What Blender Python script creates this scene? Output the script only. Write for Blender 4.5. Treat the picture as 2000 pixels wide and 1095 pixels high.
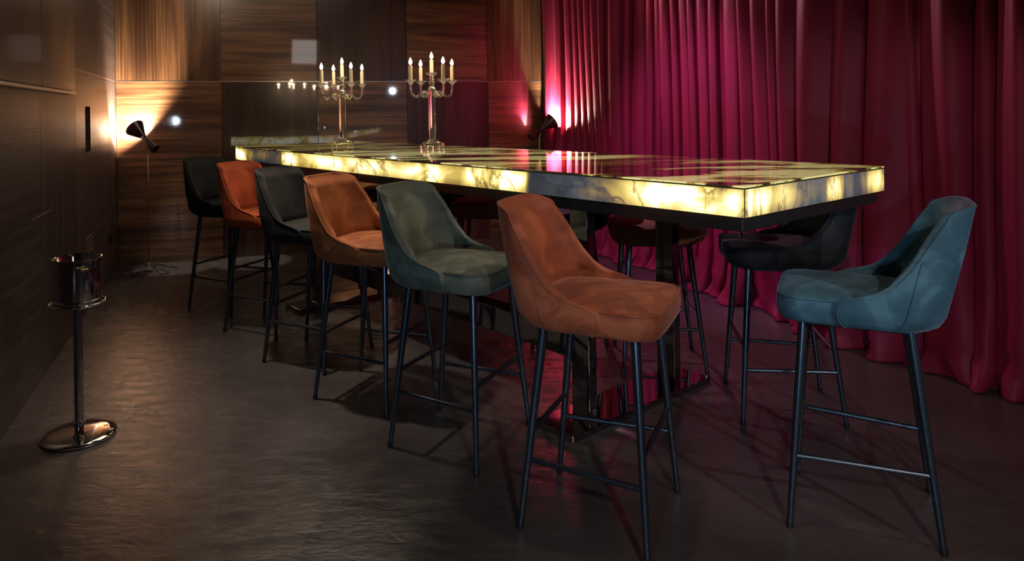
import bpy, bmesh, math, random
from math import sin, cos, pi, sqrt, radians, acos
from mathutils import Vector, Matrix

for o in list(bpy.data.objects):
    bpy.data.objects.remove(o)
S = bpy.context.scene
C = S.collection
random.seed(7)

# ------------------------------------------------------------------ camera
H = 1.35
cam = bpy.data.cameras.new('camera')
cam.sensor_width = 36.0
cam.lens = 1392 / 2000 * 36.0
cam.shift_x = (1000 - 904) / 2000
cam.shift_y = (217 - 547.5) / 2000
cam.clip_start = 0.05
co = bpy.data.objects.new('camera', cam)
r_ = 0.0142
M = Matrix(((cos(r_), sin(r_), 0, 0), (0, 0, -1, 0), (-sin(r_), cos(r_), 0, H), (0, 0, 0, 1)))
co.matrix_world = M
C.objects.link(co)
S.camera = co
S.view_settings.view_transform = 'Standard'
S.view_settings.look = 'None'
S.view_settings.gamma = 1
S.view_settings.use_curve_mapping = False
S.view_settings.exposure = 0.0

# ------------------------------------------------------------------ world + lights
W = bpy.data.worlds.new('world')
S.world = W
W.use_nodes = True
W.node_tree.nodes['Background'].inputs[0].default_value = (0.02, 0.018, 0.02, 1)
W.node_tree.nodes['Background'].inputs[1].default_value = 1.0


def light(name, kind, loc, power, col=(1, 1, 1), target=None, size=0.1, angle=60, blend=0.4, sy=None):
    d = bpy.data.lights.new(name, kind)
    d.energy = power
    d.color = col
    if kind == 'AREA':
        d.size = size
        if sy:
            d.shape = 'RECTANGLE'
            d.size_y = sy
    else:
        d.shadow_soft_size = size
    if kind == 'SPOT':
        d.spot_size = radians(angle)
        d.spot_blend = blend
    o = bpy.data.objects.new(name, d)
    o.location = loc
    if target:
        o.rotation_euler = (Vector(target) - Vector(loc)).to_track_quat('-Z', 'Y').to_euler()
    C.objects.link(o)
    return o


# two stage spots whose reflections show in the lacquered back wall, further spots, and added fills
light('front_spot', 'SPOT', (-0.60, -0.70, 0.75), 80, (0.34, 0.64, 1.0), (0.50, 2.6, 0.38), 0.04, 52, 0.8)
light('front_bulb', 'POINT', (-0.50, -1.14, 1.24), 5, (0.72, 0.85, 1.0), None, 0.085)
light('right_spot', 'SPOT', (2.5, -0.5, 1.9), 140, (0.78, 0.90, 1.0), (1.45, 2.5, 0.8), 0.03, 34, 0.6)
light('panel_wash', 'SPOT', (-0.6, 5.2, 2.95), 40, (1.0, 0.74, 0.54), (-0.5, 7.3, 1.5), 0.06, 50, 1.0)  # added fill that lifts the back wall panels
light('row_spot', 'SPOT', (1.3, 1.7, 2.93), 75, (1.0, 0.90, 0.80), (-0.55, 3.6, 0.85), 0.04, 52, 0.8)
light('side_spot', 'SPOT', (2.55, 2.0, 1.75), 12, (0.72, 0.82, 1.0), (-1.5, 5.0, 0.9), 0.05, 75, 0.5)
light('key_spot', 'SPOT', (0.62, -1.0, 2.15), 135, (1.0, 0.90, 0.84), (1.55, 3.0, 0.2), 0.035, 47, 0.35)
light('curtain_spot', 'SPOT', (-0.2, 4.6, 2.93), 210, (0.92, 0.30, 1.0), (1.70, 5.45, 0.75), 0.05, 56, 0.8)
light('curtain_graze', 'SPOT', (0.75, 6.6, 2.85), 170, (1.0, 0.45, 0.62), (2.0, 3.9, 1.1), 0.03, 60, 0.6)
light('softbox', 'AREA', (1.75, -0.06, 2.6), 1.4, (1.0, 0.9, 0.85), (0.5, 4.0, 0.8), 0.5)
light('table_wash', 'AREA', (-0.9, 5.0, 2.97), 15, (1.0, 0.78, 0.6), (-0.9, 5.0, 0), 1.5)  # added soft ceiling fill, dim and warm
light('floor_fill_far', 'SPOT', (-1.15, 3.6, 2.95), 185, (1.0, 0.86, 0.76), (-0.95, 3.6, 0), 0.05, 56, 1.0)  # added overhead fill for the left floor and stools
light('floor_fill_near', 'SPOT', (0.4, 2.2, 2.95), 26, (1.0, 0.86, 0.76), (0.4, 2.2, 0), 0.05, 90, 1.0)  # added overhead fill for the foreground floor
light('wall_wash', 'SPOT', (-1.6, 4.6, 2.95), 34, (1.0, 0.72, 0.52), (-2.2, 6.7, 2.25), 0.08, 44, 1.0)
light('corner_floor_fill', 'SPOT', (-2.52, 6.28, 2.95), 200, (1.0, 0.93, 0.84), (-2.58, 6.35, 0), 0.02, 15, 0.4)  # added to make the bright floor band along the back wall
light('corner_floor_fill', 'SPOT', (-1.92, 6.48, 2.95), 200, (1.0, 0.93, 0.84), (-1.95, 6.54, 0), 0.02, 15, 0.4)  # second added spot, continues the same floor band
light('table_end_fill', 'SPOT', (-1.25, 5.95, 0.90), 60, (1.0, 0.74, 0.46), (-0.80, 7.10, 0.50), 0.03, 52, 0.6)  # added spot without a fixture, warms the wall beyond the far table end

# ------------------------------------------------------------------ materials


def new_mat(name):
    m = bpy.data.materials.new(name)
    m.use_nodes = True
    nt = m.node_tree
    b = nt.nodes['Principled BSDF']
    return m, nt, b


def N(nt, typ, **kw):
    n = nt.nodes.new(typ)
    for k, v in kw.items():
        if k.startswith('i_'):
            key = k[2:]
            key = int(key) if key.isdigit() else key.replace('_', ' ')
            n.inputs[key].default_value = v
        else:
            setattr(n, k, v)
    return n


def L(nt, a, b):
    nt.links.new(a, b)


def ramp(nt, stops, fac=None, interp='LINEAR'):
    n = nt.nodes.new('ShaderNodeValToRGB')
    n.color_ramp.interpolation = interp
    e = n.color_ramp.elements
    e[0].position, e[0].color = stops[0][0], (*stops[0][1], 1)
    e[1].position, e[1].color = stops[-1][0], (*stops[-1][1], 1)
    for p, c in stops[1:-1]:
        x = e.new(p)
        x.color = (*c, 1)
    if fac is not None:
        L(nt, fac, n.inputs[0])
    return n


def mapping(nt, scale, rot=(0, 0, 0), loc=(0, 0, 0), src='Object'):
    tc = nt.nodes.new('ShaderNodeTexCoord')
    mp = nt.nodes.new('ShaderNodeMapping')
    mp.inputs['Scale'].default_value = scale
    mp.inputs['Rotation'].default_value = rot
    mp.inputs['Location'].default_value = loc
    L(nt, tc.outputs[src], mp.inputs[0])
    return mp.outputs[0]


def bump(nt, b, h, strength=0.3, dist=0.01):
    n = nt.nodes.new('ShaderNodeBump')
    n.inputs['Strength'].default_value = strength
    n.inputs['Distance'].default_value = dist
    L(nt, h, n.inputs['Height'])
    L(nt, n.outputs[0], b.inputs['Normal'])
    return n


def plain(name, col, rough=0.5, metal=0.0, noise=0.0, **kw):
    m, nt, b = new_mat(name)
    b.inputs['Roughness'].default_value = rough
    b.inputs['Metallic'].default_value = metal
    nz = N(nt, 'ShaderNodeTexNoise', i_Scale=30.0, i_Detail=3.0)
    L(nt, mapping(nt, (1, 1, 1)), nz.inputs['Vector'])
    k = 1 - max(noise, 0.04)
    rp = ramp(nt, [(0.35, tuple(c * k for c in col)), (0.65, col)], nz.outputs[0])
    L(nt, rp.outputs[0], b.inputs['Base Color'])
    for a, v in kw.items():
        b.inputs[a.replace('_', ' ')].default_value = v
    return m


def wood(name, vertical, seed, dark, light_, rough=0.28, coat=1.0, relief=0.06, cior=1.8):
    # object coordinates: x along the wall, z up
    m, nt, b = new_mat(name)
    sc = (1.0, 1.0, 0.035) if vertical else (0.05, 1.0, 1.0)
    v = mapping(nt, sc, loc=(seed * 3.7, seed * 1.3, seed * 2.1))
    n1 = N(nt, 'ShaderNodeTexNoise', i_Scale=(9.0 if vertical else 16.0), i_Detail=5.0, i_Roughness=0.55, i_Distortion=(0.15 if vertical else 0.3))
    L(nt, v, n1.inputs['Vector'])
    sc2 = (1.0, 1.0, 0.015) if vertical else (0.012, 1.0, 1.0)
    v2 = mapping(nt, sc2, loc=(seed * 1.7, 0, seed))
    n2 = N(nt, 'ShaderNodeTexNoise', i_Scale=(90.0 if not vertical else 70.0), i_Detail=3.0, i_Roughness=0.6)
    L(nt, v2, n2.inputs['Vector'])
    mx = N(nt, 'ShaderNodeMix', data_type='FLOAT', i_0=0.38)
    L(nt, n1.outputs[0], mx.inputs[2])
    L(nt, n2.outputs[0], mx.inputs[3])
    mid = tuple((a + c) / 2 * 0.85 for a, c in zip(dark, light_))
    rp = ramp(nt, [(0.38, dark), (0.5, mid), (0.56, light_), (0.62, mid)], mx.outputs[0])
    L(nt, rp.outputs[0], b.inputs['Base Color'])
    b.inputs['Roughness'].default_value = rough
    b.inputs['Coat Weight'].default_value = coat
    b.inputs['Coat Roughness'].default_value = 0.035
    b.inputs['Coat IOR'].default_value = cior
    bump(nt, b, mx.outputs[0], relief, 0.004)
    return m


def velvet(name, c1, c2, sheen=(1, 1, 1), sw=0.6):
    m, nt, b = new_mat(name)
    n1 = N(nt, 'ShaderNodeTexNoise', i_Scale=5.0, i_Detail=5.0, i_Roughness=0.55, i_Distortion=1.2)
    L(nt, mapping(nt, (1, 1, 1)), n1.inputs['Vector'])
    rp = ramp(nt, [(0.36, tuple(c * .8 for c in c1)), (0.48, c1), (0.60, c2)], n1.outputs[0])
    L(nt, rp.outputs[0], b.inputs['Base Color'])
    b.inputs['Roughness'].default_value = 0.72
    b.inputs['Specular IOR Level'].default_value = 0.25
    b.inputs['Sheen Weight'].default_value = sw * 0.35
    b.inputs['Sheen Roughness'].default_value = 0.35
    b.inputs['Sheen Tint'].default_value = (*sheen, 1)
    n2 = N(nt, 'ShaderNodeTexNoise', i_Scale=420.0, i_Detail=2.0)
    L(nt, mapping(nt, (1, 1, 1)), n2.inputs['Vector'])
    bump(nt, b, n2.outputs[0], 0.12, 0.001)
    return m


WD = (0.040, 0.018, 0.010)
WL = (0.185, 0.092, 0.042)
WALNUT_V = wood('walnut_vertical', True, 1.0, WD, WL)
WALNUT_H = wood('walnut_horizontal', False, 2.0, WD, WL)
WALNUT_DV = wood('walnut_dark_vertical', True, 3.0, (0.022, 0.010, 0.007), (0.060, 0.026, 0.018))
LEFTW_V = wood('left_wood_vertical', True, 5.0, (0.034, 0.023, 0.021), (0.062, 0.044, 0.040), 0.40, 0.0, 0.5)
LEFTW_H = wood('left_wood_relief', False, 6.0, (0.038, 0.027, 0.026), (0.074, 0.056, 0.053), 0.36, 0.0, 1.0)
GLOSSW = wood('cabinet_gloss_wood', True, 8.0, (0.004, 0.003, 0.003), (0.014, 0.007, 0.005), 0.3, 0.35, 0.02, 1.45)
BLACK = plain('black_lacquer', (0.012, 0.012, 0.013), 0.35)
LEGMAT = plain('satin_black_metal', (0.10, 0.115, 0.14), 0.30, 0.9)
CHROME = plain('dark_chrome', (0.42, 0.42, 0.44), 0.06, 1.0)
STEEL = plain('polished_steel', (0.62, 0.60, 0.60), 0.07, 1.0)
BRASS = plain('brass', (0.62, 0.44, 0.20), 0.25, 1.0)
LAMPBLK = plain('lamp_black', (0.025, 0.012, 0.014), 0.18, 0.0)
BRONZE = plain('dark_resin_joint', (0.06, 0.05, 0.02), 0.3)
RAIL = plain('aluminium_rail', (0.55, 0.50, 0.48), 0.3, 0.9)
CEIL = plain('ceiling_paint', (0.03, 0.028, 0.03), 0.8)
REARW = plain('rear_wall_paint', (0.035, 0.030, 0.032), 0.7)
WAX = plain('candle_wax', (0.85, 0.74, 0.52), 0.5, 0.0)
WAX.node_tree.nodes['Principled BSDF'].inputs['Subsurface Weight'].default_value = 0.3
WAX.node_tree.nodes['Principled BSDF'].inputs['Subsurface Radius'].default_value = (0.02, 0.01, 0.005)

m, nt, b = new_mat('crystal')
b.inputs['Base Color'].default_value = (1, 0.99, 0.97, 1)
b.inputs['Transmission Weight'].default_value = 0.96
b.inputs['Roughness'].default_value = 0.0
b.inputs['IOR'].default_value = 1.52
nz = N(nt, 'ShaderNodeTexNoise', i_Scale=40.0)
L(nt, mapping(nt, (1, 1, 1)), nz.inputs['Vector'])
bump(nt, b, nz.outputs[0], 0.03, 0.001)
CRYSTAL = m


def emit(name, col, s):
    m, nt, b = new_mat(name)
    b.inputs['Base Color'].default_value = (*col, 1)
    b.inputs['Emission Color'].default_value = (*col, 1)
    b.inputs['Emission Strength'].default_value = s
    return m


FLAME = emit('flame', (1.0, 0.80, 0.55), 18)
BULB = emit('bulb', (1.0, 0.86, 0.68), 60)

# floor: troweled dark micro-cement
m, nt, b = new_mat('troweled_floor')
v = mapping(nt, (1, 1, 1))
n1 = N(nt, 'ShaderNodeTexNoise', i_Scale=1.3, i_Detail=5.0, i_Roughness=0.6, i_Distortion=0.8)
n2 = N(nt, 'ShaderNodeTexNoise', i_Scale=13.0, i_Detail=9.0, i_Roughness=0.62, i_Distortion=0.6)
L(nt, v, n1.inputs['Vector'])
L(nt, mapping(nt, (0.55, 1.3, 1), (0, 0, 0.5)), n2.inputs['Vector'])
rp = ramp(nt, [(0.3, (0.048, 0.041, 0.037)), (0.7, (0.085, 0.072, 0.064))], n1.outputs[0])
L(nt, rp.outputs[0], b.inputs['Base Color'])
rr = ramp(nt, [(0.3, (0.19, 0.19, 0.19)), (0.7, (0.31, 0.31, 0.31))], n2.outputs[0])
L(nt, rr.outputs[0], b.inputs['Roughness'])
bump(nt, b, n2.outputs[0], 0.50, 0.009)
b.inputs['Specular IOR Level'].default_value = 1.0
FLOOR = m

# curtain velvet
m, nt, b = new_mat('curtain_velvet')
n1 = N(nt, 'ShaderNodeTexNoise', i_Scale=2.5, i_Detail=4.0, i_Distortion=0.6)
L(nt, mapping(nt, (1, 1, 0.4)), n1.inputs['Vector'])
rp = ramp(nt, [(0.3, (0.170, 0.008, 0.032)), (0.7, (0.260, 0.013, 0.050))], n1.outputs[0])
L(nt, rp.outputs[0], b.inputs['Base Color'])
b.inputs['Roughness'].default_value = 0.55
b.inputs['Specular IOR Level'].default_value = 0.2
b.inputs['Sheen Weight'].default_value = 0.05
b.inputs['Sheen Roughness'].default_value = 0.3
b.inputs['Sheen Tint'].default_value = (0.95, 0.35, 0.5, 1)
n2 = N(nt, 'ShaderNodeTexNoise', i_Scale=14.0, i_Detail=4.0)
L(nt, mapping(nt, (1, 1, 0.35)), n2.inputs['Vector'])
bump(nt, b, n2.outputs[0], 0.12, 0.01)
CURTAIN = m

V_RUST = velvet('rust_velvet', (0.27, 0.062, 0.026), (0.40, 0.105, 0.042), (1, 0.6, 0.5))
V_GREEN = velvet('slate_green_velvet', (0.105, 0.108, 0.076), (0.180, 0.182, 0.125), (0.7, 0.9, 0.9))
V_ORANGE = velvet('orange_velvet', (0.30, 0.085, 0.022), (0.44, 0.135, 0.040), (1, 0.6, 0.4))
V_CHAR = velvet('charcoal_velvet', (0.016, 0.015, 0.014), (0.026, 0.025, 0.022), (0.8, 0.8, 0.8), 0.3)
V_RED = velvet('red_orange_velvet', (0.38, 0.070, 0.022), (0.52, 0.100, 0.032), (1, 0.5, 0.4))
V_BLACK = velvet('black_velvet', (0.006, 0.0065, 0.008), (0.013, 0.014, 0.016), (0.7, 0.75, 0.8), 0.2)
V_TEAL = velvet('teal_velvet', (0.035, 0.085, 0.115), (0.070, 0.150, 0.190), (0.6, 0.8, 1.0))
V_BROWN = velvet('brown_rust_velvet', (0.20, 0.060, 0.030), (0.30, 0.095, 0.045), (1, 0.6, 0.5))

# ------------------------------------------------------------------ mesh helpers


def obj(name, verts, faces, mat, parent=None, smooth=False, loc=None):
    me = bpy.data.meshes.new(name)
    me.from_pydata([tuple(p) for p in verts], [], faces)
    me.validate()
    bm = bmesh.new()
    bm.from_mesh(me)
    bmesh.ops.recalc_face_normals(bm, faces=bm.faces)
    bm.to_mesh(me)
    bm.free()
    if smooth:
        for p in me.polygons:
            p.use_smooth = True
    me.materials.append(mat)
    o = bpy.data.objects.new(name, me)
    C.objects.link(o)
    if parent:
        o.parent = parent
    if loc is not None:
        o.location = loc
    return o


def sharp_smooth(o, ang=35):
    me = o.data
    for p in me.polygons:
        p.use_smooth = True
    bm = bmesh.new()
    bm.from_mesh(me)
    for e in bm.edges:
        if len(e.link_faces) == 2 and e.calc_face_angle() > radians(ang):
            e.smooth = False
    bm.to_mesh(me)
    bm.free()


class G:
    """collects geometry"""
    def __init__(s):
        s.v = []
        s.f = []

    def add(s, v, f):
        k = len(s.v)
        s.v += [tuple(p) for p in v]
        s.f += [tuple(i + k for i in q) for q in f]
        return s

    def box(s, lo, hi, T=None):
        x0, y0, z0 = lo
        x1, y1, z1 = hi
        vs = [Vector(p) for p in ((x0, y0, z0), (x1, y0, z0), (x1, y1, z0), (x0, y1, z0),
                                  (x0, y0, z1), (x1, y0, z1), (x1, y1, z1), (x0, y1, z1))]
        if T:
            vs = [T @ p for p in vs]
        return s.add(vs, [(0, 3, 2, 1), (4, 5, 6, 7), (0, 1, 5, 4), (1, 2, 6, 5), (2, 3, 7, 6), (3, 0, 4, 7)])

    def tube(s, pts, rad, n=12, closed=False, T=None, cap=True):
        pts = [Vector(p) for p in pts]
        m = len(pts)
        rad = rad if isinstance(rad, (list, tuple)) else [rad] * m
        up = None
        rings = []
        for i, p in enumerate(pts):
            if closed:
                d = pts[(i + 1) % m] - pts[i - 1]
            else:
                d = pts[min(i + 1, m - 1)] - pts[max(i - 1, 0)]
            d.normalize()
            if up is None:
                up = Vector((0, 0, 1)) if abs(d.z) < 0.9 else Vector((1, 0, 0))
            a = (up - d * up.dot(d)).normalized()
            up = a
            c = d.cross(a)
            rings.append([p + (a * cos(2 * pi * k / n) + c * sin(2 * pi * k / n)) * rad[i] for k in range(n)])
        vs = [q for r in rings for q in r]
        if T:
            vs = [T @ q for q in vs]
        fs = []
        for i in range(m if closed else m - 1):
            j = (i + 1) % m
            for k in range(n):
                l = (k + 1) % n
                fs.append((i * n + k, i * n + l, j * n + l, j * n + k))
        if not closed and cap:
            fs.append(tuple(range(n))[::-1])
            fs.append(tuple((m - 1) * n + k for k in range(n)))
        return s.add(vs, fs)

    def lathe(s, prof, n=32, T=None, wob=None):
        """prof: (r,z) list, closed top/bottom when r==0"""
        vs = []
        idx = []
        for (r, z) in prof:
            if r <= 1e-6:
                idx.append([len(vs)])
                vs.append(Vector((0, 0, z)))
            else:
                idx.append(list(range(len(vs), len(vs) + n)))
                for k in range(n):
                    a = 2 * pi * k / n
                    rr = r * (wob(a, r, z) if wob else 1)
                    vs.append(Vector((rr * cos(a), rr * sin(a), z)))
        fs = []
        for i in range(len(prof) - 1):
            a, c = idx[i], idx[i + 1]
            for k in range(n):
                l = (k + 1) % n
                if len(a) == 1 and len(c) == 1:
                    continue
                if len(a) == 1:
                    fs.append((a[0], c[l], c[k]))
                elif len(c) == 1:
                    fs.append((a[k], a[l], c[0]))
                else:
                    fs.append((a[k], a[l], c[l], c[k]))
        if T:
            vs = [T @ q for q in vs]
        return s.add(vs, fs)

    def build(s, name, mat, parent=None, smooth=None, loc=None):
        o = obj(name, s.v, s.f, mat, parent, False, loc)
        if smooth:
            sharp_smooth(o, smooth)
        return o


def bevel(o, w=0.003, seg=2):
    bm = bmesh.new()
    bm.from_mesh(o.data)
    bmesh.ops.bevel(bm, geom=list(bm.edges), offset=w, segments=seg, affect='EDGES', profile=0.5)
    bm.to_mesh(o.data)
    bm.free()
    return o


def thing(name, label, cat, loc=(0, 0, 0), rz=0, group=None):
    o = bpy.data.objects.new(name, None)
    C.objects.link(o)
    o.location = loc
    o.rotation_euler = (0, 0, rz)
    o.empty_display_size = 0.1
    return tag(o, label, cat, group)


def tag(o, label, cat, group=None):
    o['label'] = label
    o['category'] = cat
    if group:
        o['group'] = group
    return o


def struct(o, label, cat):
    o['kind'] = 'structure'
    return tag(o, label, cat)


def copy_tree(o, parent=None):
    c = o.copy()
    C.objects.link(c)
    if parent:
        c.parent = parent
    for ch in list(o.children):
        copy_tree(ch, c)
    return c


def lerp(tab, x):
    if x <= tab[0][0]:
        return tab[0][1]
    for (a, p), (b_, q) in zip(tab, tab[1:]):
        if x <= b_:
            return p + (q - p) * (x - a) / (b_ - a)
    return tab[-1][1]


# ------------------------------------------------------------------ room frame
CX, CY = -3.12, 6.41                       # far left floor corner
WD_ = Vector((0.947, 0.322, 0)).normalized()     # along the back wall
NB = Vector((-WD_.y, WD_.x, 0))            # out of the back wall (away from room)
LD = -NB                                   # along the left wall, towards the camera
ang_b = math.atan2(WD_.y, WD_.x)
CEILZ = 3.0
CORNER = Vector((CX, CY, 0))
BACK = Matrix.Translation(CORNER) @ Matrix.Rotation(ang_b, 4, 'Z')   # local x along back wall, +y beyond the wall
# left wall local frame: x along towards the camera, +y out of the room
LEFT = Matrix.Translation(CORNER) @ Matrix.Rotation(math.atan2(LD.y, LD.x), 4, 'Z')

# floor + ceiling
rw = 5.6
deep = 9.6


def poly_slab(z0, z1):
    a = BACK @ Vector((-0.3, 0.3, 0))
    b_ = BACK @ Vector((rw, 0.3, 0))
    c = BACK @ Vector((rw, -deep, 0))
    d = BACK @ Vector((-0.3, -deep, 0))
    ps = [a, b_, c, d]
    v = [(p.x, p.y, z0) for p in ps] + [(p.x, p.y, z1) for p in ps]
    return v, [(0, 1, 2, 3), (7, 6, 5, 4), (0, 4, 5, 1), (1, 5, 6, 2), (2, 6, 7, 3), (3, 7, 4, 0)]


v, f = poly_slab(-0.1, 0)
struct(obj('floor', v, f, FLOOR), 'dark brown troweled cement floor with a soft sheen', 'floor')
v, f = poly_slab(CEILZ, CEILZ + 0.1)
struct(obj('ceiling', v, f, CEIL), 'dark ceiling above the frame', 'ceiling')


def frame_empty_mesh(name, Mx, lo, hi, mat):
    g = G().box(lo, hi)
    o = g.build(name, mat)
    o.matrix_world = Mx
    return o


# back wall: carcass plus lacquered panels
wb = frame_empty_mesh('wall_back', BACK, (-0.2, 0.03, 0), (5.3, 0.2, CEILZ), BLACK)
struct(wb, 'glossy walnut panelled back wall behind the long table', 'wall')
edges = [0.0, 0.901, 1.795, 2.699, 3.582, 4.47, 5.3]
JT = 1.661
up = [WALNUT_V, WALNUT_H, WALNUT_DV, WALNUT_H, WALNUT_V, WALNUT_H]
lowm = [WALNUT_H, WALNUT_DV, WALNUT_H, WALNUT_DV, WALNUT_H, WALNUT_DV]
for i in range(6):
    a, c = edges[i] + 0.002, edges[i + 1] - 0.002
    for (z0, z1, mm) in ((0.0, JT - 0.003, lowm[i]), (JT + 0.003, CEILZ, up[i])):
        g = G().box((a, 0.0, z0), (c, 0.03, z1))
        bevel(g.build('panel', mm, wb), 0.0012, 1)
g = G().box((0, -0.003, JT - 0.003), (5.3, 0.02, JT + 0.003))
g.build('joint_strip', RAIL, wb)

# left wall
wl = frame_empty_mesh('wall_left', LEFT, (0, -0.2, 0), (deep, -0.03, CEILZ), BLACK)
# LEFT frame: x towards the camera; its +y points into ... check sign below
ly = (LEFT.to_3x3() @ Vector((0, 1, 0))).dot(WD_)     # +1 when local +y points into the room
sg = 1 if ly > 0 else -1


def lbox(g, x0, x1, y0, y1, z0, z1):
    """y measured INTO the room from the wall plane"""
    a, c = sorted((sg * y0, sg * y1))
    return g.box((x0, a, z0), (x1, c, z1))


wl.data.clear_geometry()
tmp = lbox(G(), 0.0, deep, -0.2, -0.03, 0, CEILZ)
wl.data.from_pydata(tmp.v, [], tmp.f)
struct(wl, 'dark brown wood panelled left wall with a textured grain', 'wall')
ls = [0.0, 0.48, 0.95, 1.90, 2.85, 3.80, 4.75, 5.7, 6.65, 7.6, 8.55, deep]
lm = [LEFTW_V, LEFTW_H, LEFTW_H, LEFTW_V, LEFTW_H, LEFTW_V, LEFTW_H, LEFTW_V, LEFTW_H, LEFTW_V, LEFTW_H]
HX0, HX1, HZ0, HZ1 = 1.335, 1.545, 1.10, 1.42
for i in range(len(ls) - 1):
    a, c = ls[i] + 0.0015, ls[i + 1] - 0.0015
    for (z0, z1) in ((0.0, JT - 0.002), (JT + 0.002, CEILZ)):
        g = G()
        if i == 2 and z0 == 0.0:      # panel with the recessed pull
            lbox(g, a, HX0, -0.03, 0, z0, z1)
            lbox(g, HX1, c, -0.03, 0, z0, z1)
            lbox(g, HX0, HX1, -0.03, 0, z0, HZ0)
            lbox(g, HX0, HX1, -0.03, 0, HZ1, z1)
        else:
            lbox(g, a, c, -0.03, 0, z0, z1)
        g.build('panel', lm[(i + (0 if z0 == 0 else 1)) % len(lm)], wl)
lbox(G(), 0.0, 2.16, -0.02, 0.002, JT - 0.002, JT + 0.002).build('joint_strip', RAIL, wl)
lbox(G(), HX0, HX1, -0.035, -0.028, HZ0, HZ1).build('recessed_pull', LEFTW_V, wl)
lbox(G(), 2.66, 3.07, -0.01, 0.003, 0.836, 0.843).build('slot_pull', RAIL, wl)
for k in range(5):
    z = 0.395 + k * 0.026
    lbox(G(), 1.32, 1.62, -0.005, 0.006, z, z + 0.006).build('vent_slat', RAIL, wl)
lbox(G(), 1.30, 1.64, -0.01, 0.001, 0.38, 0.52).build('vent_plate', BLACK, wl)

# wall cabinet with gloss doors at the upper left
cab = thing('wall_cabinet', 'glossy dark wood wall cabinet at upper left with a bright bottom rail', 'cabinet')
cab.matrix_world = LEFT
lbox(G(), 2.17, 5.2, 0.0005, 0.030, 1.50, 2.95).build('body', BLACK, cab)
for a, c in ((2.165, 3.02), (3.025, 4.1), (4.105, 5.2)):
    bevel(lbox(G(), a, c, 0.030, 0.048, 1.505, 2.95).build('door', GLOSSW, cab), 0.001, 1)
lbox(G(), 2.165, 5.2, 0.0005, 0.052, 1.485, 1.500).build('bottom_rail', RAIL, cab)

# socket low on the left wall
sk = thing('wall_socket', 'small dark socket low on the left wall near the floor lamp', 'socket')
sk.matrix_world = LEFT
bevel(lbox(G(), 0.47, 0.57, 0.0005, 0.010, 0.29, 0.37).build('plate', BLACK, sk), 0.002, 1)
lbox(G(), 0.50, 0.54, 0.010, 0.030, 0.31, 0.35).build('plug', BLACK, sk)

# rear and right walls close the room
o = frame_empty_mesh('wall_rear', BACK, (-0.3, -deep - 0.2, 0), (rw, -deep, CEILZ), REARW)
struct(o, 'dark wall behind the camera', 'wall')
o = frame_empty_mesh('wall_right', BACK, (rw - 0.2, -deep, 0), (rw, 0.0, CEILZ), REARW)
struct(o, 'dark wall hidden behind the red curtains', 'wall')

# ------------------------------------------------------------------ curtains
CD = Vector((0.343, -0.939, 0)).normalized()      # along the curtain, towards the camera
CN = Vector((-0.939, -0.343, 0)).normalized()     # into the room
C0 = Vector((0.93, 7.72, 0))


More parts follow.
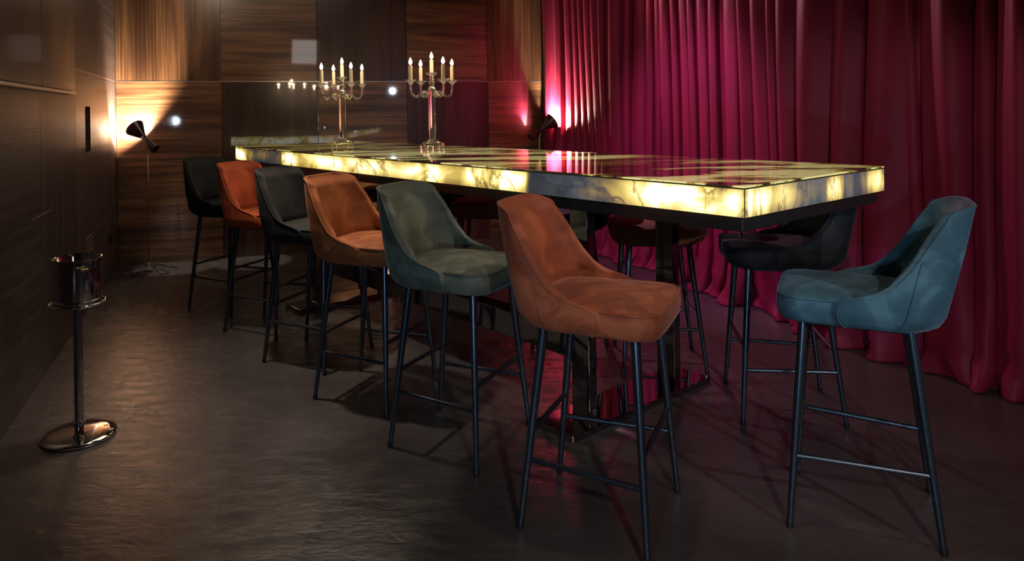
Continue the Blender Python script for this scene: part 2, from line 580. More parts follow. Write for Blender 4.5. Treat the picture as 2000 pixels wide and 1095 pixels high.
def curtain(label, s0, s1, seed, puddle, gather0=False, gather1=False):
    rnd = random.Random(seed)
    # irregular folds
    folds = []
    s = s0
    while s < s1:
        w = rnd.choice((rnd.uniform(0.08, 0.14), rnd.uniform(0.15, 0.30)))
        folds.append((s, w, min(w * 0.9, rnd.uniform(0.07, 0.16))))
        s += w
    cols = []
    for (a, w, amp) in folds:
        n = 18
        for k in range(n):
            t = k / n
            cols.append((a + w * t, t, amp))
    rows = [0.0, 0.012, 0.03, 0.06, 0.10, 0.16, 0.24, 0.34, 0.46, 0.6, 0.8, 1.0, 1.3, 1.6, 1.9, 2.2, 2.5, 2.75, 2.95]
    ph = [rnd.uniform(0, 6.28) for _ in range(8)]
    front = []
    for z in rows:
        for (ss, t, amp) in cols:
            low = max(0.0, 1 - z / 0.55) ** 1.6
            # rounded pleat: wide lobe and a tight valley
            prof = abs(sin(pi * t)) ** 0.62 * (1 + 0.22 * sin(2 * pi * t + ph[0]) + .08 * sin(5 * pi * t + ph[3]))
            off = (prof - 0.5) * amp * (1 + 0.35 * sin(1.3 * z + ss * 2.1 + ph[1]))
            off += 0.05 * sin(ss * 1.7 + ph[2]) + 0.02 * sin(ss * 5.3 + z * 0.7 + ph[3])
            lat = 0.020 * sin(z * 1.6 + ss * 3.1 + ph[4]) * (1 + z * .3) - 0.26 * amp * sin(2 * pi * t)
            off += low * (puddle * (0.55 + 0.45 * sin(ss * 4.1 + ph[5])) + 0.035 * sin(ss * 23 + ph[6]) + .02 * sin(ss * 41 + z * 30))
            lat += low * 0.05 * sin(ss * 9 + ph[7])
            if z < 0.05:
                off += (0.05 - z) * 0.9 * (0.6 + .4 * sin(ss * 17 + ph[2]))
            u_ = ss
            if gather1:
                g_ = math.exp(-((z - 0.28) / 0.25) ** 2)
                dd = s1 - ss
                u_ += g_ * 0.10 * math.exp(-(dd / 0.25) ** 2)
            if gather0:
                g_ = math.exp(-((z - 0.28) / 0.25) ** 2)
                dd = ss - s0
                u_ -= g_ * 0.06 * math.exp(-(dd / 0.25) ** 2)
            p = C0 + CD * (u_ + lat) + CN * off
            zz = z + 0.004
            if 0 < z < 0.2:
                zz += 0.018 * sin(ss * 31 + ph[3]) * z / 0.2
            front.append(Vector((p.x, p.y, zz)))
    nc = len(cols)
    nr = len(rows)
    vs = front + [p - CN * 0.006 for p in front]
    k0 = len(front)
    fs = []
    for i in range(nr - 1):
        for j in range(nc - 1):
            a = i * nc + j
            fs.append((a, a + 1, a + nc + 1, a + nc))
            fs.append((k0 + a, k0 + a + nc, k0 + a + nc + 1, k0 + a + 1))
    for j in range(nc - 1):
        fs.append((j, k0 + j, k0 + j + 1, j + 1))
        a = (nr - 1) * nc + j
        fs.append((a, a + 1, k0 + a + 1, k0 + a))
    for i in range(nr - 1):
        a = i * nc
        fs.append((a, a + nc, k0 + a + nc, k0 + a))
        a = i * nc + nc - 1
        fs.append((a, k0 + a, k0 + a + nc, a + nc))
    o = obj('curtain', vs, fs, CURTAIN, smooth=True)
    return tag(o, label, 'curtain', None)


curtain('crimson velvet curtain panel at the far end beside the floor lamp, brightly lit', 0.0, 2.93, 11, 0.10, gather1=True)
curtain('crimson velvet curtain panel in the middle, behind the near half of the table', 2.95, 4.03, 23, 0.03, gather0=True)
curtain('dark crimson velvet curtain panel nearest the camera behind the teal stool', 4.05, 8.6, 37, 0.05)

# ------------------------------------------------------------------ table
TC = Vector((0.8848, 2.2481, 0))
TU = Vector((-0.62709, 0.77894, 0)).normalized()
TV = Vector((0.77894, 0.62709, 0))
TL, TW, TH = 4.2405, 1.08, 1.10
TM = Matrix.Translation(TC) @ Matrix.Rotation(math.atan2(TU.y, TU.x), 4, 'Z')   # local x = u, local -y = v


def tp(u, v, z=0.0):
    p = TC + TU * u + TV * v
    return Vector((p.x, p.y, z))


def onyx(name, axis, base_stops, top=False):
    """backlit onyx; axis 'u' or 'v' gives the coordinate for the lit/unlit zones"""
    m, nt, b = new_mat(name)
    tc = nt.nodes.new('ShaderNodeTexCoord')
    sep = nt.nodes.new('ShaderNodeSeparateXYZ')
    L(nt, tc.outputs['Object'], sep.inputs[0])
    # soft clouds
    n1 = N(nt, 'ShaderNodeTexNoise', i_Scale=4.2 if not top else 3.6, i_Detail=5.0 if not top else 6.0, i_Roughness=0.5 if not top else 0.62, i_Distortion=0.9)
    src = tc.outputs['Object']
    if top:       # the bands of the stone cross the table obliquely
        ma = nt.nodes.new('ShaderNodeMapping')
        ma.inputs['Rotation'].default_value = (0, 0, radians(128.8))
        L(nt, src, ma.inputs[0])
        mb_ = nt.nodes.new('ShaderNodeMapping')
        mb_.inputs['Scale'].default_value = (0.38, 1.2, 1)
        L(nt, ma.outputs[0], mb_.inputs[0])
        src = mb_.outputs[0]
    elif axis == 'v':
        mb_ = nt.nodes.new('ShaderNodeMapping')
        mb_.inputs['Scale'].default_value = (1, 2.4, 0.7)
        L(nt, src, mb_.inputs[0])
        src = mb_.outputs[0]
    L(nt, src, n1.inputs['Vector'])
    n2 = N(nt, 'ShaderNodeTexNoise', i_Scale=1.7 if not top else 5.0, i_Detail=8.0, i_Roughness=0.55, i_Distortion=1.8)
    L(nt, src, n2.inputs['Vector'])
    vein = ramp(nt, [(0.455, (1, 1, 1)), (0.482, (0.62, 0.62, 0.62)), (0.488, (0.52, 0.52, 0.52)), (0.497, (1, 1, 1))], n2.outputs[0])
    coord = sep.outputs[0] if axis == 'u' else sep.outputs[1]
    length = TL if axis == 'u' else -TW
    dv = N(nt, 'ShaderNodeMath', operation='DIVIDE')
    L(nt, coord, dv.inputs[0])
    dv.inputs[1].default_value = length
    amt = (0.012 if not top else 0.12) if axis == 'u' else 0.03
    wb_ = N(nt, 'ShaderNodeMath', operation='MULTIPLY_ADD')
    L(nt, n1.outputs[0], wb_.inputs[0])
    wb_.inputs[1].default_value = amt
    L(nt, dv.outputs[0], wb_.inputs[2])
    sub = N(nt, 'ShaderNodeMath', operation='SUBTRACT')
    L(nt, wb_.outputs[0], sub.inputs[0])
    sub.inputs[1].default_value = amt / 2
    zone = ramp(nt, [(p, (v_, v_, v_)) for p, v_ in base_stops], sub.outputs[0])
    m1 = N(nt, 'ShaderNodeMath', operation='MULTIPLY')
    L(nt, zone.outputs[0], m1.inputs[0])
    cl = ramp(nt, [(0.34, (0.62, 0.62, 0.62)), (0.56, (1.25, 1.25, 1.25))] if not top else [(0.455, (0.05, 0.05, 0.05)), (0.54, (1.25, 1.25, 1.25))], n1.outputs[0])
    L(nt, cl.outputs[0], m1.inputs[1])
    m2 = N(nt, 'ShaderNodeMath', operation='MULTIPLY')
    L(nt, m1.outputs[0], m2.inputs[0])
    L(nt, vein.outputs[0], m2.inputs[1])
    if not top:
        # backlight falloff put into the emission: dimmer towards the slab's upper and lower edge
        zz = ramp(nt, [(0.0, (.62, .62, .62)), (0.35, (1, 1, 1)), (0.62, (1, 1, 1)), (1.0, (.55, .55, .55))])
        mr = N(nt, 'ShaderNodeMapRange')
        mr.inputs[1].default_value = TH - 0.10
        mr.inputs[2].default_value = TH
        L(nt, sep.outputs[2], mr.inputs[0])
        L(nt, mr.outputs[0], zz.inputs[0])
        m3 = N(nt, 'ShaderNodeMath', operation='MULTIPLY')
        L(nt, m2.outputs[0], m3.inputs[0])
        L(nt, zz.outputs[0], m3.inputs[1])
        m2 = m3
    if top:
        colr = ramp(nt, [(0.0, (0.010, 0.004, 0.002)), (0.22, (0.075, 0.036, 0.010)), (0.42, (0.26, 0.19, 0.035)),
                         (0.7, (0.74, 0.62, 0.13)), (1.0, (0.95, 0.86, 0.34))], m2.outputs[0])
    else:
        colr = ramp(nt, [(0.0, (0.020, 0.026, 0.036)), (0.12, (0.065, 0.070, 0.080)), (0.24, (0.20, 0.13, 0.05)), (0.42, (0.55, 0.36, 0.075)),
                         (0.62, (0.92, 0.70, 0.17)), (0.85, (1.0, 0.90, 0.45)), (1.0, (1.0, 1.0, 0.88))], m2.outputs[0])
    L(nt, colr.outputs[0], b.inputs['Emission Color'])
    st = N(nt, 'ShaderNodeMath', operation='MULTIPLY_ADD')
    L(nt, m2.outputs[0], st.inputs[0])
    st.inputs[1].default_value = 1.0 if not top else 0.35
    st.inputs[2].default_value = 0.45 if not top else 0.55
    L(nt, st.outputs[0], b.inputs['Emission Strength'])
    base = ramp(nt, [(0.35, (0.07, 0.085, 0.11)), (0.6, (0.20, 0.205, 0.21))], n1.outputs[0])
    if top:
        base.color_ramp.elements[0].color = (0.04, 0.025, 0.015, 1)
        base.color_ramp.elements[1].color = (0.10, 0.07, 0.04, 1)
    L(nt, base.outputs[0], b.inputs['Base Color'])
    b.inputs['Roughness'].default_value = 0.12 if not top else 0.05
    b.inputs['Coat Weight'].default_value = 1.0 if top else 0.3
    b.inputs['Coat Roughness'].default_value = 0.01
    return m


# zones along the front (fraction of the length from the near corner)
ONYX_F = onyx('onyx_front', 'u', [(0.0, .55), (0.008, .9), (0.04, 1.1), (0.095, 1.05), (0.118, .55), (0.140, .30), (0.17, .16),
                                  (0.214, .12), (0.228, .10), (0.234, .85), (0.27, 1.1), (0.34, .8), (0.40, 1.0), (0.47, .62), (0.505, .65), (0.52, .8),
                                  (0.60, 1.05), (0.68, .8), (0.78, .85), (0.800, .8), (0.806, .20), (0.90, .24), (0.945, .3), (0.955, .85), (1.0, 1.0)])
ONYX_E = onyx('onyx_end', 'v', [(0.0, .5), (0.03, .95), (0.14, .95), (0.22, .65), (0.33, .30), (0.47, .16), (0.52, .2), (0.545, .75), (0.64, .7), (0.66, .15),
                                (0.80, .28), (0.86, .5), (0.95, .7), (1.0, .3)])
ONYX_B = onyx('onyx_back', 'u', [(0.0, .7), (0.3, .9), (0.6, .8), (1.0, .9)])
ONYX_T = onyx('onyx_top', 'u', [(0.0, .95), (0.10, .9), (0.16, .6), (0.20, .30), (0.26, .22), (0.30, .8), (0.38, 1.0), (0.5, 1.0),
                                (0.62, .85), (0.74, .75), (0.86, .5), (1.0, .8)], top=True)

tb = thing('bar_table', 'long high bar table with backlit yellow onyx top and mirrored legs', 'table')
tb.matrix_world = TM
MT = 0.10          # onyx thickness
t_ = 0.02
# front face slabs (v = 0), local -y = v
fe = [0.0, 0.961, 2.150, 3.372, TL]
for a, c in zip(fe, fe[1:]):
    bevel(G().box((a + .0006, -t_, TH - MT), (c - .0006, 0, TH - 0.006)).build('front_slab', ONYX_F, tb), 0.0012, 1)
for a, c in zip(fe, fe[1:]):
    bevel(G().box((a + .0006, -TW, TH - MT), (c - .0006, -TW + t_, TH - 0.006)).build('back_slab', ONYX_B, tb), 0.0012, 1)
bevel(G().box((0, -0.5, TH - MT), (t_, -t_ - .0006, TH - 0.006)).build('end_slab', ONYX_E, tb), 0.0012, 1)
bevel(G().box((0, -TW + t_ + .0006, TH - MT), (t_, -0.501, TH - 0.006)).build('end_slab', ONYX_E, tb), 0.0012, 1)
bevel(G().box((TL - t_, -TW + t_ + .0006, TH - MT), (TL, -t_ - .0006, TH - 0.006)).build('end_slab', ONYX_B, tb), 0.0012, 1)
te = [0.0, 1.06, 2.12, 3.18, TL]
for a, c in zip(te, te[1:]):
    bevel(G().box((a + .0005, -TW, TH - 0.0055), (c - .0005, 0, TH)).build('top_slab', ONYX_T, tb), 0.0008, 1)
for nm, lo, hi in (('edge_joint', (-.0008, -.0025, TH - 0.0105), (TL + .0008, .0008, TH - 0.0056)), ('edge_joint', (-.0008, -TW - .0008, TH - 0.0105), (.0025, .0008, TH - 0.0056)),
                   ('corner_joint', (-.0010, -.0015, TH - MT), (.0015, .0010, TH - 0.0056))):
    G().box(lo, hi).build(nm, BRONZE, tb)
# black apron
bevel(G().box((0.02, -TW + 0.02, TH - MT - 0.05), (TL - 0.02, -0.02, TH - MT - .0005)).build('apron', BLACK, tb), 0.003, 1)
G().tube([(0.035, -0.035, TH - MT - 0.05), (0.035, -0.035, TH - MT - 0.072)], 0.004, 8).build('cable_end', CHROME, tb)
for u0 in (0.84, 3.30):
    for v0 in (0.21, 0.82):
        bevel(G().box((u0, -v0 - 0.05, 0.03), (u0 + 0.10, -v0, TH - MT - 0.05)).build('leg', CHROME, tb), 0.002, 1)
    bevel(G().box((u0 - 0.06, -1.03, 0.0), (u0 + 0.16, -0.04, 0.03)).build('base_plate', CHROME, tb), 0.003, 1)
for v0 in (0.21,):
    bevel(G().box((0.94, -v0 - 0.10, 0.265), (3.30, -v0, 0.385)).build('foot_beam', CHROME, tb), 0.003, 1)

# ------------------------------------------------------------------ stools
ZB = 0.655
T_XB = [(.655, -.195), (.67, -.216), (.70, -.232), (.80, -.256), (.90, -.281), (1.0, -.304), (1.04, -.312)]
T_W = [(.655, .208), (.67, .226), (.70, .239), (.80, .238), (.90, .228), (1.0, .212), (1.04, .205)]
T_XE = [(.655, .030), (.665, .046), (.69, .055), (.735, .050), (.748, .020), (.76, -.03), (.775, -.072), (.80, -.108), (.85, -.150),
        (.90, -.180), (.95, -.208), (1.0, -.240)]
RC = 0.115
ZT = 1.04


def shell_pt(p, z, inset=0.0):
    sgn = 1 if p >= 0 else -1
    p = abs(p)
    xb = lerp(T_XB, z) + inset
    w = lerp(T_W, z) - inset
    rc = RC - inset * 0.6
    k = w - rc
    bow = 0.014
    if p < k:
        x, y = xb, p
    elif p < k + rc * pi / 2:
        a = (p - k) / rc
        x, y = xb + rc * (1 - cos(a)), k + rc * sin(a)
    else:
        x, y = xb + rc + (p - k - rc * pi / 2), w
    x += bow * min(1, (y / w)) ** 2 * (1 if y < w * .999 else 1) - bow
    return Vector((x + 0.010, sgn * y, z))


def p_edge(z):
    xb, w = lerp(T_XB, z), lerp(T_W, z)
    if z > 1.0:
        p1 = p_edge(1.0)
        q = min(1, (z - 1.0) / (ZT - 1.0))
        return 0.105 + (p1 - 0.105) * sqrt(max(0, 1 - q ** 2.2))
    xe = lerp(T_XE, z)
    k = w - RC
    if xe - xb >= RC:
        return k + RC * pi / 2 + (xe - xb - RC)
    return k + RC * acos(1 - (xe - xb) / RC)


def sm(x):
    x = max(0, min(1, x))
    return x * x * (3 - 2 * x)


def outline(t, grow=0.0):
    """seat outline, t in 0..1; front at +x"""
    a = 2 * pi * t
    n = 5.5
    c, s_ = cos(a), sin(a)
    k = (abs(c) ** n + abs(s_) ** n) ** (-1 / n)
    x = c * k
    y = s_ * k
    hx = 0.218 + grow
    hy = (0.222 + 0.016 * x) + grow
    return Vector((0.030 + x * hx, y * hy, 0))


def make_stool(mat, black_legs=LEGMAT):
    root = thing('bar_stool', '', 'stool')
    # seat pad
    nT = 72
    prof = [(-0.20, .6555), (-0.03, .6555), (-0.012, .658), (-0.003, .668), (0.0, .685), (0.001, .705), (0.0, .722), (-0.004, .733), (-0.010, .737),
            (-0.022, .741), (-0.05, .747), (-0.09, .752), (-0.14, .755), (-0.19, .756)]
    g = G()
    vs = []
    for (gr, z) in prof:
        for k in range(nT):
            p = outline(k / nT, gr)
            vs.append((p.x, p.y, z))
    fs = []
    for i in range(len(prof) - 1):
        for k in range(nT):
            l = (k + 1) % nT
            fs.append((i * nT + k, i * nT + l, (i + 1) * nT + l, (i + 1) * nT + k))
    fs.append(tuple(range(nT))[::-1])
    fs.append(tuple((len(prof) - 1) * nT + k for k in range(nT)))
    seat = obj('seat', vs, fs, mat, root, smooth=True)
    g = G().tube([(outline(k / 90, -0.0035).x, outline(k / 90, -0.0035).y, .7355) for k in range(90)], 0.0036, 7, closed=True)
    g.build('piping', mat, seat, 80)
    # shell
    zs = [.655, .658, .663, .67, .68, .69, .70, .715, .73, .74, .75, .76, .77, .785, .80, .82, .84, .86, .88, .90, .92, .94, .96, .98,
          .99, 1.0, 1.008, 1.016, 1.023, 1.029, 1.034, 1.0375, 1.04]
    nc = 61
    out, inn = [], []
    for z in zs:
        pe = p_edge(z)
        for j in range(nc):
            q = (j / (nc - 1) * 2 - 1)
            p = pe * q
            dtop = (ZT - z)
            edge = min(1.0, (1 - abs(q)) * pe / 0.05)
            edge = min(edge, dtop / 0.05)
            th = 0.011 + 0.026 * sm(edge)
            if z < .70:
                th = 0.004 + (th - .004) * sm((z - .655) / .045) * .5
            elif z < .76:
                th = min(th, 0.004 + (th - .004) * (.5 + .5 * (z - .70) / .06))
            # side walls beside the seat stay thin
            side = sm((abs(p) - 0.22) / 0.06) * sm((.80 - z) / .05)
            th = th * (1 - side) + 0.009 * side
            out.append(shell_pt(p, z))
            inn.append(shell_pt(p * (1 - .0), z, th))
    k0 = len(out)
    vs = out + inn
    fs = []
    nr = len(zs)
    for i in range(nr - 1):
        for j in range(nc - 1):
            a = i * nc + j
            fs.append((a, a + 1, a + nc + 1, a + nc))
            fs.append((k0 + a, k0 + a + nc, k0 + a + nc + 1, k0 + a + 1))
    for i in range(nr - 1):
        for a in (i * nc, i * nc + nc - 1):
            fs.append((a, a + nc, k0 + a + nc, k0 + a))
    for j in range(nc - 1):
        for a in (j, (nr - 1) * nc + j):
            fs.append((a, a + 1, k0 + a + 1, k0 + a))
    back = obj('backrest', vs, fs, mat, root)
    sharp_smooth(back, 50)
    # piping along the edge
    path = []
    for z in zs:
        path.append(shell_pt(-p_edge(z), z, 0.001))
    for j in range(1, 20):
        path.append(shell_pt(p_edge(ZT) * (-1 + 2 * j / 20), ZT + 0.0, 0.001))
    for z in zs[::-1]:
        path.append(shell_pt(p_edge(z), z, 0.001))
    G().tube(path, 0.0038, 7).build('piping', mat, back, 80)
    for s_ in (-1, 1):
        path = []
        for z in (.66, .68, .70, .73, .76, .80, .84, .88):
            w = lerp(T_W, z)
            path.append(shell_pt(s_ * (w - RC + RC * pi / 2 * 0.95), z, -0.0002))
        G().tube(path, 0.0011, 5).build('seam', black_legs, back, 80)
    # underframe
    bevel(G().box((-0.155, -0.165, .640), (0.185, 0.165, .6553)).build('underframe', black_legs, root), 0.004, 1)
    feet = {'f': (0.21, 0.24), 'r': (-0.21, 0.195)}
    tops = {'f': (0.165, 0.165), 'r': (-0.135, 0.150)}

    def legpt(k, s_, z):
        q = z / 0.648
        fx, fy = feet[k]
        tx, ty = tops[k]
        return Vector((fx + (tx - fx) * q, s_ * (fy + (ty - fy) * q), z))
    for k in ('f', 'r'):
        for s_ in (-1, 1):
            lg = G().tube([legpt(k, s_, 0.012), legpt(k, s_, 0.3), legpt(k, s_, 0.648)], [0.0095, 0.0125, 0.0155], 14).build('leg', black_legs, root, 60)
            G().tube([legpt(k, s_, 0.0005), legpt(k, s_, 0.014), legpt(k, s_, 0.020)], [0.0095, 0.0115, 0.0105], 14).build('glide', BLACK, lg, 60)
    for s_ in (-1, 1):
        G().tube([legpt('f', s_, 0.225), legpt('r', s_, 0.225)], 0.0088, 10).build('footrest', black_legs, root, 60)
    for k in ('f', 'r'):
        G().tube([legpt(k, -1, 0.31), legpt(k, 1, 0.31)], 0.0088, 10).build('footrest', black_legs, root, 60)
    return root


GR = 'upholstered bar stools around the onyx table'
SHEEN = {}
stools = [
    # x, y, facing deg, material, label
    (0.440, 2.382, -26.6, V_RUST, 'large rust velvet bar stool at the near left, nearest to the camera'),
    (-0.035, 2.945, -29.1, V_GREEN, 'grey-green velvet bar stool between the two rust-orange ones'),
    (-0.446, 3.459, -25.0, V_ORANGE, 'orange velvet bar stool between the grey-green and charcoal stools'),
    (-0.832, 3.974, -23.0, V_CHAR, 'charcoal velvet bar stool between the two orange ones on the left'),
    (-1.235, 4.539, -22.0, V_RED, 'bright red-orange velvet bar stool, second from the floor lamp'),
    (-1.659, 5.066, -24.3, V_BLACK, 'black velvet bar stool at the far left, closest to the floor lamp'),
    (1.328, 2.402, 152.0, V_TEAL, 'teal blue velvet bar stool at the right end of the table'),
    (1.426, 3.222, 168.2, V_BLACK, 'black velvet bar stool behind the near table corner, left of the teal stool'),
    (1.031, 3.819, 173.4, V_BROWN, 'rust-brown velvet bar stool on the far side, behind the near mirrored leg'),
    (0.621, 4.282, 172.0, V_BLACK, 'dark velvet bar stool across the table, mostly hidden behind the near mirrored leg'),
    (0.176, 4.835, 171.0, V_BROWN, 'brown velvet bar stool across the table, seen between the grey-green and the rust stool'),
    (-0.213, 5.318, 170.0, V_BLACK, 'black velvet bar stool across the table, hidden behind the backrest of the grey-green stool'),
    (-0.577, 5.770, 170.0, V_BROWN, 'farthest brown velvet bar stool across the table by the back wall'),
]
protos = {}
for (x, y, a, mt, lab) in stools:
    if mt.name in protos:
        s_ = copy_tree(protos[mt.name])
    else:
        s_ = make_stool(mt)
        protos[mt.name] = s_
    s_.location = (x, y, 0)
    s_.rotation_euler = (0, 0, radians(a))
    tag(s_, lab, 'stool', GR)

# ------------------------------------------------------------------ candelabra + candles


def make_candelabrum():
    root = thing('candelabrum', '', 'candelabrum')
    # all local z measured from the table top
    g = G()
    # four block feet, stepped square base
    def sq(h0, h1, z0, z1, rot=pi / 4):
        v_, f_ = [], []
        for (h, z) in ((h0, z0), (h1, z1)):
            for k in range(8):
                a = pi / 8 + k * pi / 4
                rr = h / cos(pi / 8) if k % 1 == 0 else h
                v_.append((rr * cos(a) * 1.0, rr * sin(a) * 1.0, z))
        for k in range(8):
            l = (k + 1) % 8
            f_.append((k, l, 8 + l, 8 + k))
        f_.append(tuple(range(8))[::-1])
        f_.append(tuple(range(8, 16)))
        return v_, f_
    for k in range(4):
        a = pi / 4 + k * pi / 2
        T = Matrix.Translation((0.062 * cos(a), 0.062 * sin(a), 0)) @ Matrix.Rotation(a, 4, 'Z')
        bevel(G().box((-0.017, -0.017, 0.0), (0.017, 0.017, 0.028), T).build('foot', CRYSTAL, root), 0.003, 1)
    v_, f_ = sq(0.074, 0.070, 0.0282, 0.040)
    obj('base', v_, f_, CRYSTAL, root)
    v_, f_ = sq(0.066, 0.028, 0.0402, 0.066)
    obj('base_step', v_, f_, CRYSTAL, root)
    bevel(G().box((-0.019, -0.019, 0.0664), (0.019, 0.019, 0.395)).build('column', CRYSTAL, root), 0.005, 1)
    G().lathe([(0, .3955), (.022, .3955), (.030, .402), (.022, .410), (.014, .420), (.018, .432), (.020, .440), (.014, .450), (.010, .456), (0, .456)], 20).build('hub', CRYSTAL, root, 50)

    def cup(T):
        g = G()
        n = 32
        prof = [(0, 0), (.012, .0), (.013, .008), (.020, .014), (.034, .022), (.039, .030), (.036, .031), (.030, .026), (.014, .024), (.0135, .016), (0, .016)]
        g.lathe(prof, n, T, wob=lambda a, r, z: 1 + (0.10 * cos(8 * a) if r > .028 else 0))
        return g
    cup(Matrix.Translation((0, 0, .478))).build('cup', CRYSTAL, root, 50)
    G().lathe([(0, .456), (.012, .458), (.017, .467), (.012, .476), (0, .478)], 16).build('neck_bead', CRYSTAL, root, 60)
    for k in range(4):
        a = k * pi / 2
        d = Vector((cos(a), sin(a), 0))
        pts = []
        P = [(.018, .360), (.050, .385), (.080, .372), (.105, .352), (.130, .352), (.150, .372), (.157, .40), (.157, .430)]
        # smooth the polyline (Catmull-Rom)
        Q = [P[0]] + P + [P[-1]]
        for i in range(1, len(Q) - 2):
            for s_ in range(5):
                t = s_ / 5
                r = []
                for c_ in (0, 1):
                    p0, p1, p2, p3 = Q[i - 1][c_], Q[i][c_], Q[i + 1][c_], Q[i + 2][c_]
                    r.append(0.5 * (2 * p1 + (p2 - p0) * t + (2 * p0 - 5 * p1 + 4 * p2 - p3) * t * t + (3 * p1 - p0 - 3 * p2 + p3) * t ** 3))
                pts.append(d * r[0] + Vector((0, 0, r[1])))
        pts.append(d * P[-1][0] + Vector((0, 0, P[-1][1])))
        arm = G().tube(pts, 0.0072, 10).build('arm', CRYSTAL, root, 60)
        # scroll curl beneath each arm
        cu = []
        for i in range(22):
            th = i / 21 * 2 * pi * 1.15
            rr = 0.022 - 0.010 * i / 21
            cu.append(d * (.055 + rr * cos(th)) + Vector((0, 0, .362 + rr * sin(th))))
        G().tube(cu, 0.005, 8).build('scroll', CRYSTAL, arm, 60)
        cup(Matrix.Translation((d.x * .157, d.y * .157, .430))).build('cup', CRYSTAL, root, 50)
    return root


def make_candle(h):
    root = thing('candle', '', 'candle')
    G().lathe([(0, 0), (.0125, 0), (.0122, h * .5), (.0118, h - .003), (.0105, h), (.004, h - .002), (0, h - .002)], 18).build('wax', WAX, root, 50)
    G().tube([(0, 0, h - .002), (0.0005, 0, h + .007)], .0010, 6).build('wick', BLACK, root)
    G().lathe([(0, h + .003), (.007, h + .009), (.0115, h + .018), (.0105, h + .028), (.0055, h + .040), (.0015, h + .050), (0, h + .051)], 14).build('flame', FLAME, root, 80)
    return root


cl_lab = [('crystal candelabrum with five lit candles, the left of the two, farther from the camera', (-0.868, 5.142), 33),
          ('crystal candelabrum with five lit candles, the right of the two, nearer the camera', (-0.205, 4.757), 31)]
c0 = make_candelabrum()
k0 = make_candle(.108)
kc = make_candle(.102)
first = True
where = ['left', 'right']
for ci, (lab, (x, y), th) in enumerate(cl_lab):
    c_ = c0 if ci == 0 else copy_tree(c0)
    # the arms turn so that they show as in the photograph
    c_.location = (x, y, TH)
    c_.rotation_euler = (0, 0, radians(th))
    tag(c_, lab, 'candelabrum', 'crystal candelabra on the table')
    names = ['outermost right', 'rear', 'outermost left', 'front']
    for k in range(5):
        if k < 4:
            a = radians(th) + k * pi / 2
            px, py, pz = x + .157 * cos(a), y + .157 * sin(a), TH + .4465
            src = k0
            wh = names[k] + ' arm'
        else:
            px, py, pz = x, y, TH + .4945
            src = kc
            wh = 'tall centre cup'
        first_use = (ci == 0 and k in (0, 4))
        kk = src if first_use else copy_tree(src)
        kk.location = (px, py, pz)
        tag(kk, 'lit ivory candle on the %s of the %s candelabrum' % (wh, where[ci]), 'candle', 'lit candles on the candelabra')
        light('candle_light', 'POINT', (px, py, pz + (.108 if k < 4 else .102) + .056), 1.3, (1.0, 0.66, 0.38), None, 0.008)

# ------------------------------------------------------------------ floor lamps


def make_lamp(label, x, y, axis, bulb_w, bo=0.108):
    """axis: direction in which the big cone opens"""
    root = thing('floor_lamp', label, 'lamp', (x, y, 0), 0, 'double-cone floor lamps at the back wall')
    jz = 1.158
    # wire base: disc and six folded rods
    G().lathe([(0, .060), (.030, .060), (.038, .064), (.038, .070), (.012, .074), (.009, .085), (0, .085)], 24).build('hub_disc', BRASS, root, 50)
    for k in range(6):
        a = k * pi / 3 + 0.3
        d = Vector((cos(a), sin(a), 0))
        d2 = Vector((cos(a + .42), sin(a + .42), 0))
        z_ = Vector((0, 0, 1))
        G().tube([d * .02 + z_ * .062, d * .24 + z_ * .008, d2 * .215 + z_ * .008, d * .03 + z_ * .058], .0035, 6).build('base_rod', LAMPBLK, root, 60)
    ax = Vector(axis).normalized()
    q = Vector((0, 0, 1)).rotation_difference(ax).to_matrix().to_4x4()
    jo = Vector((ax.x, ax.y, 0)).normalized() * 0.034
    T = Matrix.Translation((jo.x, jo.y, jz)) @ q
    G().tube([(0, 0, .07), (0, 0, jz - .10), (jo.x * .25, jo.y * .25, jz - .06), (jo.x * .8, jo.y * .8, jz - 0.020)], .0062, 10).build('pole', BRASS, root, 60)
    # head: big cone (open), small cone (open)
    sh = G().lathe([(.020, .010), (.034, .040), (.055, .082), (.0835, .142), (.0815, .143), (.053, .084), (.032, .042), (.017, .012), (.020, .010)], 40, T).build('large_shade', LAMPBLK, root, 60)
    sh2 = G().lathe([(.021, -.012), (.026, -.06), (.040, -.160), (.038, -.161), (.024, -.062), (.018, -.014), (.021, -.012)], 36, T).build('small_shade', LAMPBLK, root, 60)
    G().lathe([(0, -.014), (.019, -.014), (.022, -.008), (.022, .008), (.019, .014), (0, .014)], 24, T).build('joint', LAMPBLK, root, 50)
    for k in range(3):
        a = k * 2 * pi / 3 * .25 + 3.9
        G().lathe([(0, 0), (.0045, 0), (.0045, .004), (0, .005)], 10,
                  T @ Matrix.Rotation(a, 4, 'Z') @ Matrix.Translation((.021, 0, 0)) @ Matrix.Rotation(pi / 2, 4, 'Y')).build('screw', STEEL, root, 50)
    G().lathe([(0, .028), (.012, .030), (.013, .04), (.017, .055), (.018, .070), (.013, .079), (0, .083)], 20, T).build('bulb', BULB, root, 80)
    bp = Vector((x, y, jz)) + jo + ax * bo
    light('lamp_light', 'POINT', bp, bulb_w, (1.0, 0.80, 0.58), None, 0.018)
    return root


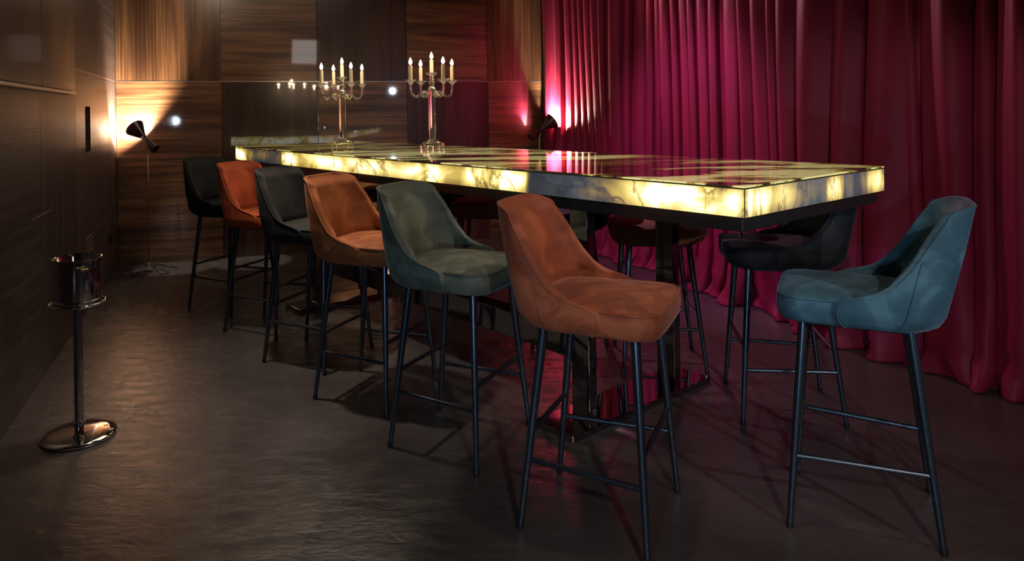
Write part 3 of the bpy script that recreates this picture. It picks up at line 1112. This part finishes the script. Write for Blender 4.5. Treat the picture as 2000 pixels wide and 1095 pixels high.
make_lamp('black double-cone floor lamp with brass pole in the left corner', -2.735, 6.17, (-0.724, 0.321, 0.61), 190)
make_lamp('black double-cone floor lamp with brass pole by the red curtain', 0.778, 7.28, (0.78, 0.24, 0.57), 210, 0.103)

# power cable lying at the left lamp's base
pts = []
for i in range(40):
    t = i / 39
    p = Vector((-2.72 - .05 * t, 6.17, 0)) + Vector((-0.18 * t - .03 * sin(9 * t), -0.32 * t + .04 * sin(13 * t), 0))
    pts.append((p.x, p.y, .006))
tag(G().tube(pts, .0045, 6).build('power_cable', BLACK, None, 60), 'black power cable on the floor beside the left lamp base', 'cable')

# ------------------------------------------------------------------ wine cooler
wc = thing('wine_cooler', 'polished steel wine cooler bucket on a tall stand near the left wall', 'wine cooler', (-1.639, 3.010, 0))
G().lathe([(0, 0), (.138, 0), (.143, .006), (.143, .012), (.136, .019), (.11, .023), (.03, .027), (0, .027)], 64).build('base', STEEL, wc, 40)
G().lathe([(0, .027), (.018, .027), (.018, .548), (0, .548)], 24).build('pole', STEEL, wc, 40)
G().lathe([(.018, .050), (.024, .052), (.026, .058), (.024, .064), (.018, .066)], 24).build('collar', STEEL, wc, 50)
bk = G().lathe([(0, .562), (.088, .562), (.090, .566), (.093, .748), (.0965, .751), (.0965, .756), (.092, .757), (.0885, .752), (.086, .570), (0, .568)], 64).build('bucket', STEEL, wc, 40)
ring = G()
ring.tube([(.106 * cos(2 * pi * k / 64), .106 * sin(2 * pi * k / 64), .566) for k in range(64)], .005, 10, closed=True)
ring.build('cradle_ring', STEEL, wc, 60)
for k in range(4):
    a = k * pi / 2 + .5
    G().tube([(.016 * cos(a), .016 * sin(a), .545), (.06 * cos(a), .06 * sin(a), .552), (.106 * cos(a), .106 * sin(a), .562)], .004, 8).build('cradle_arm', STEEL, wc, 60)
for s_ in (-0.9, 2.24):
    a = s_
    d = Vector((cos(a), sin(a), 0))
    e = Vector((-sin(a), cos(a), 0))
    z_ = Vector((0, 0, .722))
    G().tube([d * .092 - e * .022 + z_, d * .112 - e * .022 + z_, d * .112 + e * .022 + z_, d * .092 + e * .022 + z_], .0035, 8).build('handle', BRASS, bk, 60)
